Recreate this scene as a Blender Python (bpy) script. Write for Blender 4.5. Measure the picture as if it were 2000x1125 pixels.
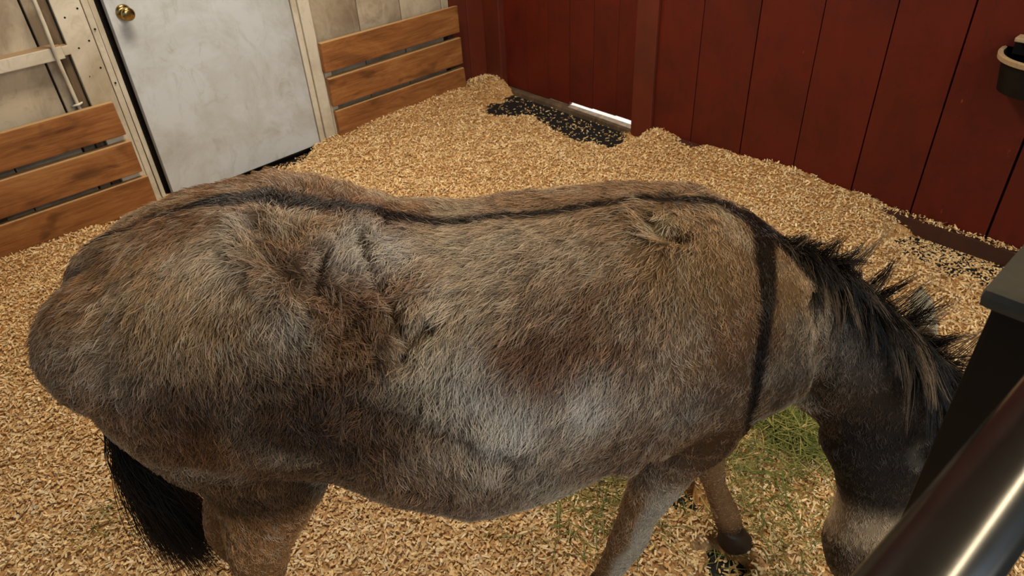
import bpy, bmesh, math
import numpy as np
from mathutils import Vector, Matrix

for o in list(bpy.data.objects):
    bpy.data.objects.remove(o)
S = bpy.context.scene
COL = S.collection
rng = np.random.default_rng(11)

# ------------------------------------------------------------------ camera
EYE = 1.67
F_PX = 1391.0
PITCH, ROLL, YAW = 0.62257, -0.05887, 0.71653
fw = np.array([math.sin(YAW)*math.cos(PITCH), math.cos(YAW)*math.cos(PITCH), -math.sin(PITCH)])
r0 = np.array([math.cos(YAW), -math.sin(YAW), 0.0]); u0 = np.cross(r0, fw)
rt = math.cos(ROLL)*r0 + math.sin(ROLL)*u0; up = np.cross(rt, fw)
cd = bpy.data.cameras.new('camera'); cam = bpy.data.objects.new('camera', cd); COL.objects.link(cam)
cam.matrix_world = Matrix(((rt[0], up[0], -fw[0], 0), (rt[1], up[1], -fw[1], 0), (rt[2], up[2], -fw[2], EYE), (0, 0, 0, 1)))
cd.sensor_width = 36; cd.lens = F_PX/2000*36; cd.clip_start = 0.02
cd.dof.use_dof = True; cd.dof.focus_distance = 1.6; cd.dof.aperture_fstop = 8.5
S.camera = cam

# ------------------------------------------------------------------ world, lights, exposure
w = bpy.data.worlds.new('world'); S.world = w; w.use_nodes = True
bg = w.node_tree.nodes['Background']; bg.inputs[0].default_value = (0.80, 0.90, 1.0, 1); bg.inputs[1].default_value = 0.42

def area(name, loc, target, sx, sy, power, col):
    l = bpy.data.lights.new(name, 'AREA'); l.shape = 'RECTANGLE'; l.size = sx; l.size_y = sy
    l.energy = power; l.color = col
    o = bpy.data.objects.new(name, l); COL.objects.link(o); o.location = loc
    o.rotation_euler = (Vector(target)-Vector(loc)).to_track_quat('-Z', 'Y').to_euler()
    return o
area('ceiling_lamp', (1.3, 2.4, 2.85), (1.3, 2.4, 0), 0.8, 0.6, 70, (1.0, 0.86, 0.67))
area('aisle_lamp', (1.7, -1.4, 2.8), (1.0, 0.8, 0.5), 2.6, 0.17, 40, (1.0, 0.84, 0.56))
area('barn_door_daylight', (1.2, -3.0, 2.0), (0.5, 1.3, 0.7), 2.2, 1.8, 74, (0.76, 0.88, 1.0))
sun = bpy.data.lights.new('sun', 'SUN'); sun.energy = 9; sun.angle = 0.01
so = bpy.data.objects.new('sun', sun); COL.objects.link(so)
so.rotation_euler = Vector((-0.75, 0.15, -0.62)).to_track_quat('-Z', 'Y').to_euler()
vs = S.view_settings
S.display_settings.display_device = 'sRGB'
vs.view_transform = 'Standard'; vs.look = 'None'; vs.gamma = 1.0; vs.use_curve_mapping = False
vs.exposure = 0.0

# ------------------------------------------------------------------ helpers
def lin(*c):
    return tuple(((v/255)/12.92 if v/255 <= 0.04045 else ((v/255+0.055)/1.055)**2.4) for v in c)

def hash3(ix, iy, iz, seed):
    n = (ix*73856093) ^ (iy*19349663) ^ (iz*83492791) ^ (seed*2654435761)
    n = n & 0x7fffffff
    n = ((n >> 13) ^ n) & 0x7fffffff
    n = (n*((n*n*15731+789221) & 0x7fffffff)+1376312589) & 0x7fffffff
    return n/0x7fffffff
def vnoise(P, scale, seed=0):
    """smooth value noise in -1..1"""
    Q = np.asarray(P, float)*scale + 100.0
    I = np.floor(Q).astype(np.int64); Fq = Q-I; Fq = Fq*Fq*(3-2*Fq)
    out = 0
    for a in (0, 1):
        for b in (0, 1):
            for c in (0, 1):
                wgt = (Fq[:, 0] if a else 1-Fq[:, 0])*(Fq[:, 1] if b else 1-Fq[:, 1])*(Fq[:, 2] if c else 1-Fq[:, 2])
                out = out + wgt*hash3(I[:, 0]+a, I[:, 1]+b, I[:, 2]+c, seed)
    return out*2-1
def sstep(a, b, x):
    t = np.clip((x-a)/(b-a), 0, 1); return t*t*(3-2*t)

class Mat:
    def __init__(self, name, rough=0.6, spec=0.4, metal=0.0):
        self.m = bpy.data.materials.new(name); self.m.use_nodes = True
        self.nt = self.m.node_tree; self.n = self.nt.nodes; self.l = self.nt.links
        self.b = self.n['Principled BSDF']
        self.b.inputs['Roughness'].default_value = rough
        self.b.inputs['Specular IOR Level'].default_value = spec
        self.b.inputs['Metallic'].default_value = metal
    def node(self, t, **kw):
        x = self.n.new(t)
        for k, v in kw.items(): setattr(x, k, v)
        return x
    def coords(self, scale=(1, 1, 1), rnd=True):
        tc = self.node('ShaderNodeTexCoord'); mp = self.node('ShaderNodeMapping')
        mp.inputs['Scale'].default_value = scale
        self.l.new(tc.outputs['Object'], mp.inputs['Vector'])
        if rnd:
            oi = self.node('ShaderNodeObjectInfo'); mu = self.node('ShaderNodeMath', operation='MULTIPLY'); mu.inputs[1].default_value = 37
            self.l.new(oi.outputs['Random'], mu.inputs[0])
            cb = self.node('ShaderNodeCombineXYZ')
            for i in range(3): self.l.new(mu.outputs[0], cb.inputs[i])
            self.l.new(cb.outputs[0], mp.inputs['Location'])
        return mp.outputs[0]
    def noise(self, vec, scale, detail=4, rough=0.6, dist=0.0):
        t = self.node('ShaderNodeTexNoise'); t.inputs['Scale'].default_value = scale
        t.inputs['Detail'].default_value = detail; t.inputs['Roughness'].default_value = rough; t.inputs['Distortion'].default_value = dist
        self.l.new(vec, t.inputs['Vector']); return t.outputs['Fac']
    def ramp(self, fac, stops):
        r = self.node('ShaderNodeValToRGB'); e = r.color_ramp.elements
        while len(e) < len(stops): e.new(0.5)
        for k, (p, c) in enumerate(stops):
            e[k].position = p; e[k].color = (*c, 1) if len(c) == 3 else c
        self.l.new(fac, r.inputs[0]); return r.outputs[0]
    def mix(self, fac, a, b, mode='MIX'):
        m = self.node('ShaderNodeMix', data_type='RGBA', blend_type=mode)
        for i, v in ((0, fac), (6, a), (7, b)):
            if hasattr(v, 'links') or hasattr(v, 'is_linked'): self.l.new(v, m.inputs[i])
            else: m.inputs[i].default_value = v if i == 0 else (*v, 1)
        return m.outputs[2]
    def color(self, sock): self.l.new(sock, self.b.inputs['Base Color'])
    def bump(self, sock, dist=0.002, strength=0.6):
        bp = self.node('ShaderNodeBump'); bp.inputs['Strength'].default_value = strength; bp.inputs['Distance'].default_value = dist
        self.l.new(sock, bp.inputs['Height']); self.l.new(bp.outputs[0], self.b.inputs['Normal'])

G3 = lambda v: (v, v, v)
def wood_mat(name, base, dark, pale, along, rough=0.6, streak=22.0, knots=True, bumpd=0.0015):
    m = Mat(name, rough, 0.3)
    sc = [streak*2.2]*3; sc[along] = streak*0.11
    g = m.noise(m.coords(tuple(sc)), 1.0, 7, 0.7, 1.6)
    s2 = [9]*3; s2[along] = 3.0
    bl = m.noise(m.coords(tuple(s2)), 1.0, 5, 0.65, 0.8)
    c = m.ramp(g, [(0.32, dark), (0.5, base), (0.70, pale)])
    c2 = m.mix(0.55, c, m.ramp(bl, [(0.32, dark), (0.52, base), (0.70, pale)]))
    if knots:
        s3 = [12]*3; s3[along] = 6.0
        k = m.noise(m.coords(tuple(s3)), 1.0, 2, 0.4, 0.4)
        c2 = m.mix(m.ramp(k, [(0.63, G3(0)), (0.74, G3(0.75))]), c2, tuple(x*0.3 for x in base))
    m.color(c2); m.bump(g, bumpd); return m.m
def painted_mat(name, base, grime, pale, along=2, rough=0.5, chips=None, grime_amt=(0.45, 0.75), spec=0.4):
    m = Mat(name, rough, spec)
    sc = [9]*3; sc[along] = 1.6
    g = m.noise(m.coords(tuple(sc)), 1.0, 6, 0.7, 0.6)
    bl = m.noise(m.coords((2.3, 2.3, 2.3)), 1.0, 5, 0.65, 0.5)
    b2 = m.noise(m.coords((9, 9, 5)), 1.0, 6, 0.75, 1.5)
    c = m.mix(m.ramp(bl, [(grime_amt[0], G3(0)), (grime_amt[1], G3(0.85))]), base, grime)
    c = m.mix(m.ramp(b2, [(0.52, G3(0)), (0.72, G3(0.55))]), c, grime)
    c = m.mix(m.ramp(g, [(0.55, G3(0)), (0.75, G3(0.45))]), c, pale)
    if chips:
        sc2 = [26]*3; sc2[along] = 11
        k = m.noise(m.coords(tuple(sc2)), 1.0, 4, 0.6)
        c = m.mix(m.ramp(k, [(chips[0], G3(0)), (chips[0]+0.02, G3(0.8))]), c, chips[1])
    m.color(c)
    f = [60]*3; f[along] = 6
    m.bump(m.noise(m.coords(tuple(f)), 1.0, 4, 0.6), 0.0012, 0.5); return m.m
def plain_mat(name, col, rough=0.5, spec=0.4, metal=0.0, var=0.25, scale=12):
    m = Mat(name, rough, spec, metal)
    n = m.noise(m.coords((1, 1, 1)), scale, 5, 0.65)
    m.color(m.ramp(n, [(0.3, tuple(x*(1-var) for x in col)), (0.7, tuple(min(1, x*(1+var)) for x in col))]))
    return m.m

def dusty(name, mat, dust, lo=0.6, hi=0.95):
    """settled dust on the upward faces"""
    m = mat.copy(); m.name = name; nt = m.node_tree; bs = nt.nodes['Principled BSDF']; src = bs.inputs['Base Color'].links[0].from_socket
    g = nt.nodes.new('ShaderNodeNewGeometry'); sp = nt.nodes.new('ShaderNodeSeparateXYZ'); mr = nt.nodes.new('ShaderNodeMapRange')
    mr.inputs[1].default_value = lo; mr.inputs[2].default_value = hi; mr.inputs[4].default_value = 0.85
    mx = nt.nodes.new('ShaderNodeMix'); mx.data_type = 'RGBA'
    nt.links.new(g.outputs['True Normal'], sp.inputs[0]); nt.links.new(sp.outputs[2], mr.inputs[0]); nt.links.new(mr.outputs[0], mx.inputs[0])
    nt.links.new(src, mx.inputs[6]); mx.inputs[7].default_value = (*dust, 1); nt.links.new(mx.outputs[2], bs.inputs['Base Color'])
    return m
M = {}
M['white_board'] = painted_mat('white_board', lin(190, 176, 152), lin(116, 98, 76), lin(204, 194, 176), grime_amt=(0.38, 0.66), chips=(0.72, lin(90, 75, 58)))
M['casing'] = painted_mat('white_casing', lin(206, 198, 180), lin(150, 134, 106), lin(220, 214, 202), chips=(0.715, lin(60, 50, 40)))
M['door_white'] = painted_mat('white_door', lin(196, 202, 206), lin(152, 147, 134), lin(210, 215, 218), rough=0.42, chips=(0.74, lin(104, 92, 76)), grime_amt=(0.45, 0.80))
M['red'] = painted_mat('red_paint', lin(92, 26, 11), lin(64, 21, 10), lin(104, 33, 15), rough=0.5, chips=(0.72, lin(132, 62, 40)), spec=0.3)
M['red_trim'] = painted_mat('red_trim', lin(98, 36, 16), lin(72, 30, 13), lin(110, 46, 22), rough=0.55, chips=(0.75, lin(160, 110, 85)))
M['sill'] = painted_mat('worn_sill', lin(66, 34, 20), lin(48, 28, 18), lin(84, 48, 30), along=1, rough=0.6)
M['slat'] = wood_mat('brown_timber', lin(142, 90, 45), lin(88, 50, 22), lin(170, 122, 72), 0)
M['slat'] = dusty('dusty_timber', M['slat'], lin(190, 158, 112))
M['girt'] = dusty('dusty_girt', M['casing'], lin(150, 118, 78))
M['old_wood'] = wood_mat('weathered_wood', lin(96, 78, 58), lin(52, 40, 30), lin(130, 112, 88), 2, knots=False)
M['dark_wood'] = wood_mat('dark_wood', lin(44, 36, 28), lin(20, 16, 12), lin(70, 60, 48), 0, knots=False)
M['rubber'] = plain_mat('black_rubber', lin(24, 24, 25), 0.75, 0.3, 0, 0.4, 60)
M['ground'] = plain_mat('pale_ground', lin(190, 186, 176), 0.9, 0.2, 0, 0.2, 8)
M['ceiling'] = plain_mat('ceiling_boards', lin(150, 132, 106), 0.8, 0.2)
M['conduit'] = plain_mat('conduit_paint', lin(200, 192, 172), 0.45)
M['brass'] = plain_mat('worn_brass', (0.36, 0.26, 0.10), 0.22, 0.5, 1.0, 0.3, 40)
M['black_metal'] = plain_mat('gloss_black_metal', lin(12, 12, 13), 0.35, 0.3, 0.0, 0.2, 30)
M['rail_metal'] = plain_mat('dark_steel', (0.125, 0.122, 0.12), 0.20, 0.5, 0.9, 0.12, 30)
M['cap'] = plain_mat('grey_cap', lin(78, 76, 69), 0.6, 0.35, 0.0, 0.15, 20)
M['bucket'] = plain_mat('black_plastic', lin(16, 16, 15), 0.5, 0.2, 0, 0.3, 30)
M['bucket_rim'] = plain_mat('dusty_rim', lin(176, 150, 118), 0.6, 0.3, 0, 0.2, 60)
M['hoof'] = plain_mat('hoof_horn', lin(46, 32, 22), 0.55, 0.35, 0, 0.3, 40)
M['eye'] = plain_mat('eye_dark', lin(18, 12, 9), 0.08, 0.6)

def link(name, me, mat=None, parent=None, smooth=False):
    o = bpy.data.objects.new(name, me); COL.objects.link(o)
    if mat is not None:
        me.materials.clear(); me.materials.append(mat)
    if parent is not None: o.parent = parent
    if smooth: me.polygons.foreach_set('use_smooth', [True]*len(me.polygons))
    return o
def tag(o, label=None, cat=None, group=None, kind=None):
    if label: o['label'] = label
    if cat: o['category'] = cat
    if group: o['group'] = group
    if kind: o['kind'] = kind
    return o
def empty(name, loc=(0, 0, 0), rz=0):
    o = bpy.data.objects.new(name, None); COL.objects.link(o); o.location = loc; o.rotation_euler = (0, 0, rz)
    o.empty_display_size = 0.1; return o
def box(bm, x0, x1, y0, y1, z0, z1, bev=0.0, rough=0.0, seed=0):
    vs_ = [bm.verts.new((x, y, z)) for x in (x0, x1) for y in (y0, y1) for z in (z0, z1)]
    q = [(0, 1, 3, 2), (4, 6, 7, 5), (0, 4, 5, 1), (2, 3, 7, 6), (0, 2, 6, 4), (1, 5, 7, 3)]
    fs = [bm.faces.new([vs_[i] for i in f]) for f in q]
    if rough:
        rr = np.random.default_rng(seed)
        for v in vs_: v.co += Vector(rr.normal(0, rough, 3))
    if bev:
        es = list({e for f in fs for e in f.edges})
        bmesh.ops.bevel(bm, geom=es, offset=bev, segments=2, affect='EDGES', profile=0.6)
def fin(bm, name):
    bmesh.ops.recalc_face_normals(bm, faces=bm.faces[:])
    me = bpy.data.meshes.new(name); bm.to_mesh(me); bm.free(); return me
def boxobj(name, b, mat, parent=None, bev=0.003, rough=0.0, seed=0):
    bm = bmesh.new(); box(bm, *b, bev=bev, rough=rough, seed=seed)
    return link(name, fin(bm, name), mat, parent)
def tube_mesh(name, pts, rads, seg=14, bm=None, caps=True):
    own = bm is None
    if own: bm = bmesh.new()
    P = [Vector(p) for p in pts]; rings = []
    if np.isscalar(rads): rads = [rads]*len(P)
    ref = None
    for i, p in enumerate(P):
        t = (P[min(i+1, len(P)-1)]-P[max(i-1, 0)]).normalized()
        if ref is None:
            ref = Vector((0, 0, 1)) if abs(t.z) < 0.9 else Vector((1, 0, 0))
        u = (ref-t*ref.dot(t)).normalized(); v = t.cross(u); ref = u
        rings.append([bm.verts.new(p+(u*math.cos(a)+v*math.sin(a))*rads[i]) for a in [2*math.pi*k/seg for k in range(seg)]])
    for a, b in zip(rings, rings[1:]):
        for k in range(seg): bm.faces.new((a[k], a[(k+1) % seg], b[(k+1) % seg], b[k]))
    if caps:
        bm.faces.new(rings[0][::-1]); bm.faces.new(rings[-1])
    return fin(bm, name) if own else None

def np_mesh(name, V, Fq):
    """V (n,3) verts, Fq (m,k) faces of equal length, fast"""
    me = bpy.data.meshes.new(name); k = Fq.shape[1]
    me.vertices.add(len(V)); me.vertices.foreach_set('co', V.astype(np.float32).ravel())
    me.loops.add(Fq.size); me.loops.foreach_set('vertex_index', Fq.astype(np.int32).ravel())
    me.polygons.add(len(Fq)); me.polygons.foreach_set('loop_start', np.arange(0, Fq.size, k, dtype=np.int32))
    me.update(calc_edges=True); me.validate(); return me
def point_color(me, name, C4):
    a = me.attributes.new(name, 'FLOAT_COLOR', 'POINT'); a.data.foreach_set('color', C4.astype(np.float32).ravel())

# ------------------------------------------------------------------ room shell
YW, XW, TOP = 3.65, 3.08, 2.95       # white wall plane, red wall plane, ceiling height
FLOOR = -0.045
tag(boxobj('floor', (-3.2, 3.14, -3.2, 4.0, FLOOR-0.1, FLOOR), M['rubber'], bev=0), kind='structure')
tag(boxobj('ceiling', (-3.2, 3.3, -3.2, 4.0, TOP, TOP+0.08), M['ceiling'], bev=0), kind='structure')
tag(boxobj('ground', (3.146, 12, -8, 12, -0.12, -0.035), M['ground'], bev=0), kind='structure')

# white wall: backing plus vertical boards
wl = tag(boxobj('wall_left', (-3.2, 3.12, YW+0.03, YW+0.12, FLOOR, TOP), M['dark_wood'], bev=0), kind='structure')
edges = [-1.06, -0.73, -0.41, -0.06, 0.02, 0.30, 0.585]
for k, (a, b) in enumerate(zip(edges, edges[1:])):
    boxobj('plank', (a+0.003, b-0.003, YW, YW+0.03, FLOOR, TOP), M['white_board'] if k != 3 else M['old_wood'], wl, 0.004, 0.0012, k)
boxobj('plank', (0.59, 0.640, YW, YW+0.03, FLOOR, TOP), M['white_board'], wl, 0.004, 0.001, 91)
for k, (a, b) in enumerate(((1.84, 2.155), (2.155, 2.443), (2.443, 2.74), (2.74, 2.80))):
    boxobj('plank', (a+0.003, b-0.003, YW, YW+0.03, FLOOR, TOP), M['white_board'], wl, 0.004, 0.0012, 20+k)
for k, (a, b) in enumerate(((2.80, 2.935), (2.935, 3.08))):
    p = boxobj('plank', (a+0.002, b-0.001, YW, YW+0.03, FLOOR, TOP), M['red_trim'], wl, 0.004, 0.001, 30+k)
    p['label'] = 'dark red painted corner board'

# door casing left and right (trim), black reveal
t1 = empty('trim_1', (0, 0, 0)); tag(t1, kind='structure')
boxobj('board', (0.68, 0.795, YW-0.05, YW+0.02, FLOOR, TOP), M['casing'], t1, 0.005, 0.0015, 3)
boxobj('board', (0.799, 0.824, YW-0.046, YW+0.02, FLOOR, TOP), M['casing'], t1, 0.004, 0.0025, 4)
boxobj('board', (0.829, 0.852, YW-0.040, YW+0.02, FLOOR, TOP), M['casing'], t1, 0.004, 0.003, 14)
NAILS = [(0.715, 0.93), (0.722, 0.80), (0.708, 0.765), (0.718, 0.675), (0.775, 0.955), (0.772, 0.82), (0.776, 0.70), (0.812, 0.86), (0.812, 0.62)]
for nx_, nz_ in NAILS:
    link('nail', tube_mesh('nail', [(nx_, YW-0.048, nz_), (nx_, YW-0.0525, nz_)], 0.0045, 8), M['bucket'], t1)
b_ = boxobj('stud', (0.642, 0.678, YW-0.03, YW+0.02, FLOOR, TOP), M['old_wood'], t1, 0.004, 0.001, 5)
t2 = empty('trim_2', (0, 0, 0)); tag(t2, kind='structure')
boxobj('board', (1.752, 1.785, YW-0.035, YW+0.02, FLOOR, TOP), M['casing'], t2, 0.005, 0.0015, 6)
boxobj('board', (1.788, 1.850, YW-0.045, YW+0.02, FLOOR, TOP), M['casing'], t2, 0.005, 0.0015, 7)

# white door, hinged on the right, standing slightly ajar
DW = 0.868
d1 = empty('door_1', (1.748, YW-0.015, 0.0), math.radians(2.6)); tag(d1, kind='structure')
d1['label'] = 'white painted flush door standing slightly ajar'
boxobj('door_leaf', (-DW, 0, -0.012, 0.028, -0.005, 2.0), M['door_white'], d1, 0.003)
kn = empty('door_knob', (-DW+0.064, -0.012, 0.905)); kn.parent = d1
def lathe(name, prof, mat, parent, axis='y', seg=28):
    bm = bmesh.new(); rings = []
    for (r, h) in prof:
        rg = []
        for k in range(seg):
            a = 2*math.pi*k/seg; c, s = r*math.cos(a), r*math.sin(a)
            rg.append(bm.verts.new((c, -h, s) if axis == 'y' else (c, s, h)))
        rings.append(rg)
    for a, b in zip(rings, rings[1:]):
        for k in range(seg): bm.faces.new((a[k], a[(k+1) % seg], b[(k+1) % seg], b[k]))
    bm.faces.new(rings[0]); bm.faces.new(rings[-1])
    return link(name, fin(bm, name), mat, parent, True)
lathe('rosette', [(0.034, 0), (0.034, 0.004), (0.028, 0.010), (0.014, 0.013)], M['brass'], kn)
lathe('knob', [(0.012, 0.012), (0.012, 0.030), (0.022, 0.036), (0.028, 0.046), (0.028, 0.058), (0.022, 0.064), (0.010, 0.065)], M['brass'], kn)
# dark lining of the opening behind the ajar door
tag(boxobj('trim_3', (0.850, 1.752, YW+0.035, YW+0.06, FLOOR, 2.05), M['dark_wood'], bev=0), kind='structure')

# red wall: backing, planks, sill board, post trim, red door boards
wr = tag(boxobj('wall_right', (XW+0.03, XW+0.10, -3.2, 2.40, FLOOR, TOP), M['dark_wood'], bev=0), kind='structure')
ye = [2.262, 2.010, 1.712, 1.419, 1.126, 0.857, 0.553, 0.26, -0.03, -0.33, -0.62, -0.92]
for k, (a, b) in enumerate(zip(ye, ye[1:])):
    gap = (0.0015, 0.0015, 0.003, 0.002, 0.0022, 0.0045, 0.005, 0.003, 0.003, 0.003, 0.003)[k]
    boxobj('plank', (XW, XW+0.03, b+gap, a-gap, 0.02, TOP), M['red'], wr, 0.003, 0.001, 40+k)
t4 = empty('trim_4', (0, 0, 0)); tag(t4, kind='structure')
boxobj('post', (XW-0.02, XW+0.08, 2.262, 2.40, FLOOR, TOP), M['red_trim'], t4, 0.005, 0.001, 60)
t5 = empty('trim_5', (0, 0, 0)); tag(t5, kind='structure')
boxobj('post', (XW-0.012, XW+0.10, 3.50, 3.65, FLOOR, TOP), M['red_trim'], t5, 0.005, 0.001, 61)
bb = tag(boxobj('baseboard_right', (XW-0.042, XW-0.002, -1.2, 2.262, FLOOR, 0.032), M['sill'], bev=0.004), kind='structure')
d2 = empty('door_2', (0, 0, 0)); tag(d2, kind='structure'); d2['label'] = 'recessed dark red board door with daylight under it'
dy = [3.50, 3.30, 3.11, 2.93, 2.74, 2.56, 2.40]
for k, (a, b) in enumerate(zip(dy, dy[1:])):
    boxobj('plank', (XW+0.035, XW+0.06, b+0.0008, a-0.0008, (-0.014, -0.014, -0.010, 0.012, 0.015, 0.018)[k], TOP), M['red'], d2, 0.002, 0.0008, 70+k)
tag(boxobj('trim_6', (XW-0.01, XW+0.065, 2.40, 3.50, FLOOR-0.02, -0.018), M['old_wood'], bev=0.004), kind='structure')

# feed bucket: flat back against the boards, D-shaped mouth
fb = tag(empty('feed_bucket', (XW-0.004, 0.570, 0.655)), 'black flat-backed feed bucket with dusty pale rim hanging on the red wall', 'bucket')
def dring(bm, z, s, n=28, lip=0.0):
    vsr = []
    for k in range(n):
        a = -math.pi/2+math.pi*k/(n-1); vsr.append(bm.verts.new((-(0.165*s+lip)*abs(math.cos(a))**0.8, (0.145*s+lip)*math.sin(a), z)))
    return vsr
def dloft(name, levels, mat, closed_bottom=True):
    bm = bmesh.new(); rs = [dring(bm, z, s, lip=l) for z, s, l in levels]; m_ = len(rs[0])
    for a, c in zip(rs, rs[1:]):
        for k in range(m_): bm.faces.new((a[k], a[(k+1) % m_], c[(k+1) % m_], c[k]))
    if closed_bottom: bm.faces.new(rs[0][::-1]); bm.faces.new(rs[-1])
    else:
        for k in range(m_): bm.faces.new((rs[-1][k], rs[-1][(k+1) % m_], rs[0][(k+1) % m_], rs[0][k]))
    return link(name, fin(bm, name), mat, fb)
dloft('bucket_body', [(0.0, 0.86, 0), (0.11, 0.97, 0), (0.125, 0.98, 0), (0.125, 0.95, 0), (0.02, 0.82, 0)], M['bucket'])
dloft('rim', [(0.112, 1.0, 0.0), (0.112, 1.0, 0.010), (0.128, 1.0, 0.012), (0.132, 1.0, 0.004), (0.130, 0.97, 0.0)], M['bucket_rim'], False)
hk = boxobj('hanger', (-0.055, 0.0, -0.115, 0.115, 0.165, 0.180), M['bucket_rim'], fb, 0.004)
boxobj('back_plate', (-0.012, 0.0, -0.12, 0.12, 0.11, 0.17), M['bucket'], fb, 0.003)

# horizontal white girt left of the door
g_ = empty('trim_7', (0, 0, 0)); tag(g_, kind='structure')
boxobj('girt_rail', (-1.06, 0.655, YW-0.07, YW, 0.775, 0.83), M['girt'], g_, 0.004, 0.001, 80)
boxobj('girt_block', (0.655, 0.685, YW-0.062, YW-0.02, 0.785, 0.825), M['girt'], g_, 0.004, 0.001, 81)

# conduit with clips
cdt = tag(empty('conduit', (0.605, YW-0.055, 0)), 'thin white vertical conduit pipe clipped beside the door casing', 'pipe')
pts = [(0.022, -0.03, TOP), (0.020, -0.03, 0.92), (0.016, -0.028, 0.80), (0.024, 0.012, 0.72), (0.030, 0.03, 0.60), (0.036, 0.03, 0.40)]
link('pipe', tube_mesh('pipe', pts, 0.008), M['conduit'], cdt, True)
for z, x, y in ((0.565, 0.032, 0.03),):
    bm = bmesh.new(); tube_mesh('clip', [(x-0.026, y+0.006, z-0.006), (x-0.013, y-0.006, z), (x, y-0.012, z+0.001), (x+0.013, y-0.006, z+0.003), (x+0.026, y+0.006, z+0.008)], 0.005, 8, bm)
    link('clip', fin(bm, 'clip'), M['conduit'], cdt, True)
wire = tag(link('cable', tube_mesh('cable', [(0.36, YW-0.012, 0.93), (0.40, YW-0.02, 0.955), (0.45, YW-0.018, 0.985), (0.50, YW-0.012, 1.03), (0.53, YW-0.012, 1.10), (0.54, YW-0.01, 1.6)], 0.005, 8), M['bucket'], None, True),
           'short thin dark cable on the white wall above the girt', 'cable')

# slatted guards
def guard(name, x0, x1, label, jag, s0):
    g = tag(empty(name, (x0, YW, 0)), label, 'wall guard', 'timber slat guards on the white wall')
    L = x1-x0
    for k, (z0, z1) in enumerate(((0.395, 0.553), (0.203, 0.362), (0.012, 0.172))):
        boxobj('slat', (jag[k][0], L+jag[k][1], -0.092, -0.050, z0, z1), M['slat'], g, 0.006, 0.0025, s0+k)
    xs = np.linspace(0.03, L-0.05, 4 if L > 1.2 else 2)
    for x in xs:
        boxobj('nailer', (x-0.02, x+0.025, -0.050, -0.003, FLOOR, 0.50), M['casing'] if abs(x-xs[0]) < .01 and L < 1.2 else M['dark_wood'], g, 0.003, 0.001, s0+9)
    return g
guard('slat_guard', -1.0, 0.772, 'three brown timber slats nailed to the white wall left of the white door', ((0, -0.005), (0, 0.006), (0, 0.016)), 200)
guard('slat_guard', 1.842, 2.80, 'three brown timber slats between the white door and red corner boards', ((0, 0), (0.008, 0.0), (0.012, 0.008)), 210)

# ------------------------------------------------------------------ bedding
def pdist(P, poly):
    """signed distance (negative inside) of P (n,2) to polygon"""
    poly = np.array(poly); d = np.full(len(P), 1e9); ins = np.zeros(len(P), bool); j = len(poly)-1
    for i in range(len(poly)):
        a, b = poly[j], poly[i]; e = b-a; wv = P-a
        t = np.clip((wv@e)/(e@e), 0, 1); q = wv-t[:, None]*e; d = np.minimum(d, (q*q).sum(1))
        c = ((a[1] > P[:, 1]) != (b[1] > P[:, 1])) & (P[:, 0] < (b[0]-a[0])*(P[:, 1]-a[1])/(b[1]-a[1]+1e-12)+a[0])
        ins ^= c; j = i
    d = np.sqrt(d); d[ins] *= -1; return d
PATCH = [([(2.70, 3.36), (3.0, 3.42), (3.2, 3.40), (3.2, 2.42), (2.98, 2.34), (2.83, 2.36), (2.79, 2.65), (2.85, 2.99), (2.70, 3.14)], 0.12, 1.0),
         ([(2.96, 0.88), (3.1, 0.80), (3.1, 0.35), (2.83, 0.40), (2.80, 0.57), (2.86, 0.74)], 0.06, 0.86),
         ([(1.12, 0.71), (1.20, 0.70), (1.18, 0.60), (1.10, 0.64)], 0.035, 1.0),
         ([(1.06, 0.55), (1.15, 0.52), (1.10, 0.42), (1.00, 0.47)], 0.04, 1.0),
         ([(1.20, 3.66), (1.75, 3.70), (1.66, 3.60), (1.40, 3.46), (1.15, 3.40)], 0.05, 0.86)]
def bare(P):
    """0 = bedded, 1 = mat swept bare"""
    out = np.zeros(len(P)); P3 = np.c_[P, np.zeros(len(P))]
    nz = vnoise(P3, 14, 5)*0.05+vnoise(P3, 40, 6)*0.025
    for poly, soft, amt in PATCH:
        d = pdist(P, poly)
        out = np.maximum(out, amt*sstep(soft, -soft*0.6, d+nz*min(1, soft/0.05)))
    return out
def bed_h(P):
    P3 = np.c_[P, np.zeros(len(P))]; x, y = P[:, 0], P[:, 1]
    h = 0.002+0.012*vnoise(P3, 2.2, 1)+0.009*vnoise(P3, 6, 2)+0.007*vnoise(P3, 17, 3)
    h += 0.045*np.exp(-((YW-0.05-y)/0.16)**2)*sstep(1.75, 2.2, x)          # drift under the right slats
    h += 0.004*np.exp(-((x-2.96)**2+(y-3.58)**2)/0.02)                     # heap in the corner
    wx = np.exp(-((XW-x)/0.17)**2)
    h += 0.058*(0.78+0.45*vnoise(P3, 5, 9))*wx*sstep(0.84, 1.02, y)*sstep(2.40, 2.18, y)                # drift over the sill
    h += 0.02*np.exp(-((YW-0.1-y)/0.14)**2)*sstep(0.7, 0.3, x)
    b = bare(P)
    return h*(1-b)+b*(-0.056+0.004*vnoise(P3, 30, 8))
nx, ny = 250, 240
gx = np.linspace(-1.0, XW-0.001, nx); gy = np.linspace(-0.35, YW-0.002, ny)
X, Y = np.meshgrid(gx, gy, indexing='ij'); P2 = np.c_[X.ravel(), Y.ravel()]
Z = bed_h(P2)
# the sheet may run out under the red door
idx = np.arange(nx*ny).reshape(nx, ny)
FQ = np.stack([idx[:-1, :-1].ravel(), idx[1:, :-1].ravel(), idx[1:, 1:].ravel(), idx[:-1, 1:].ravel()], 1)
V0 = np.c_[P2, Z]
C0 = np.tile(np.array([*lin(158, 112, 60), 1.0]), (len(V0), 1))

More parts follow.
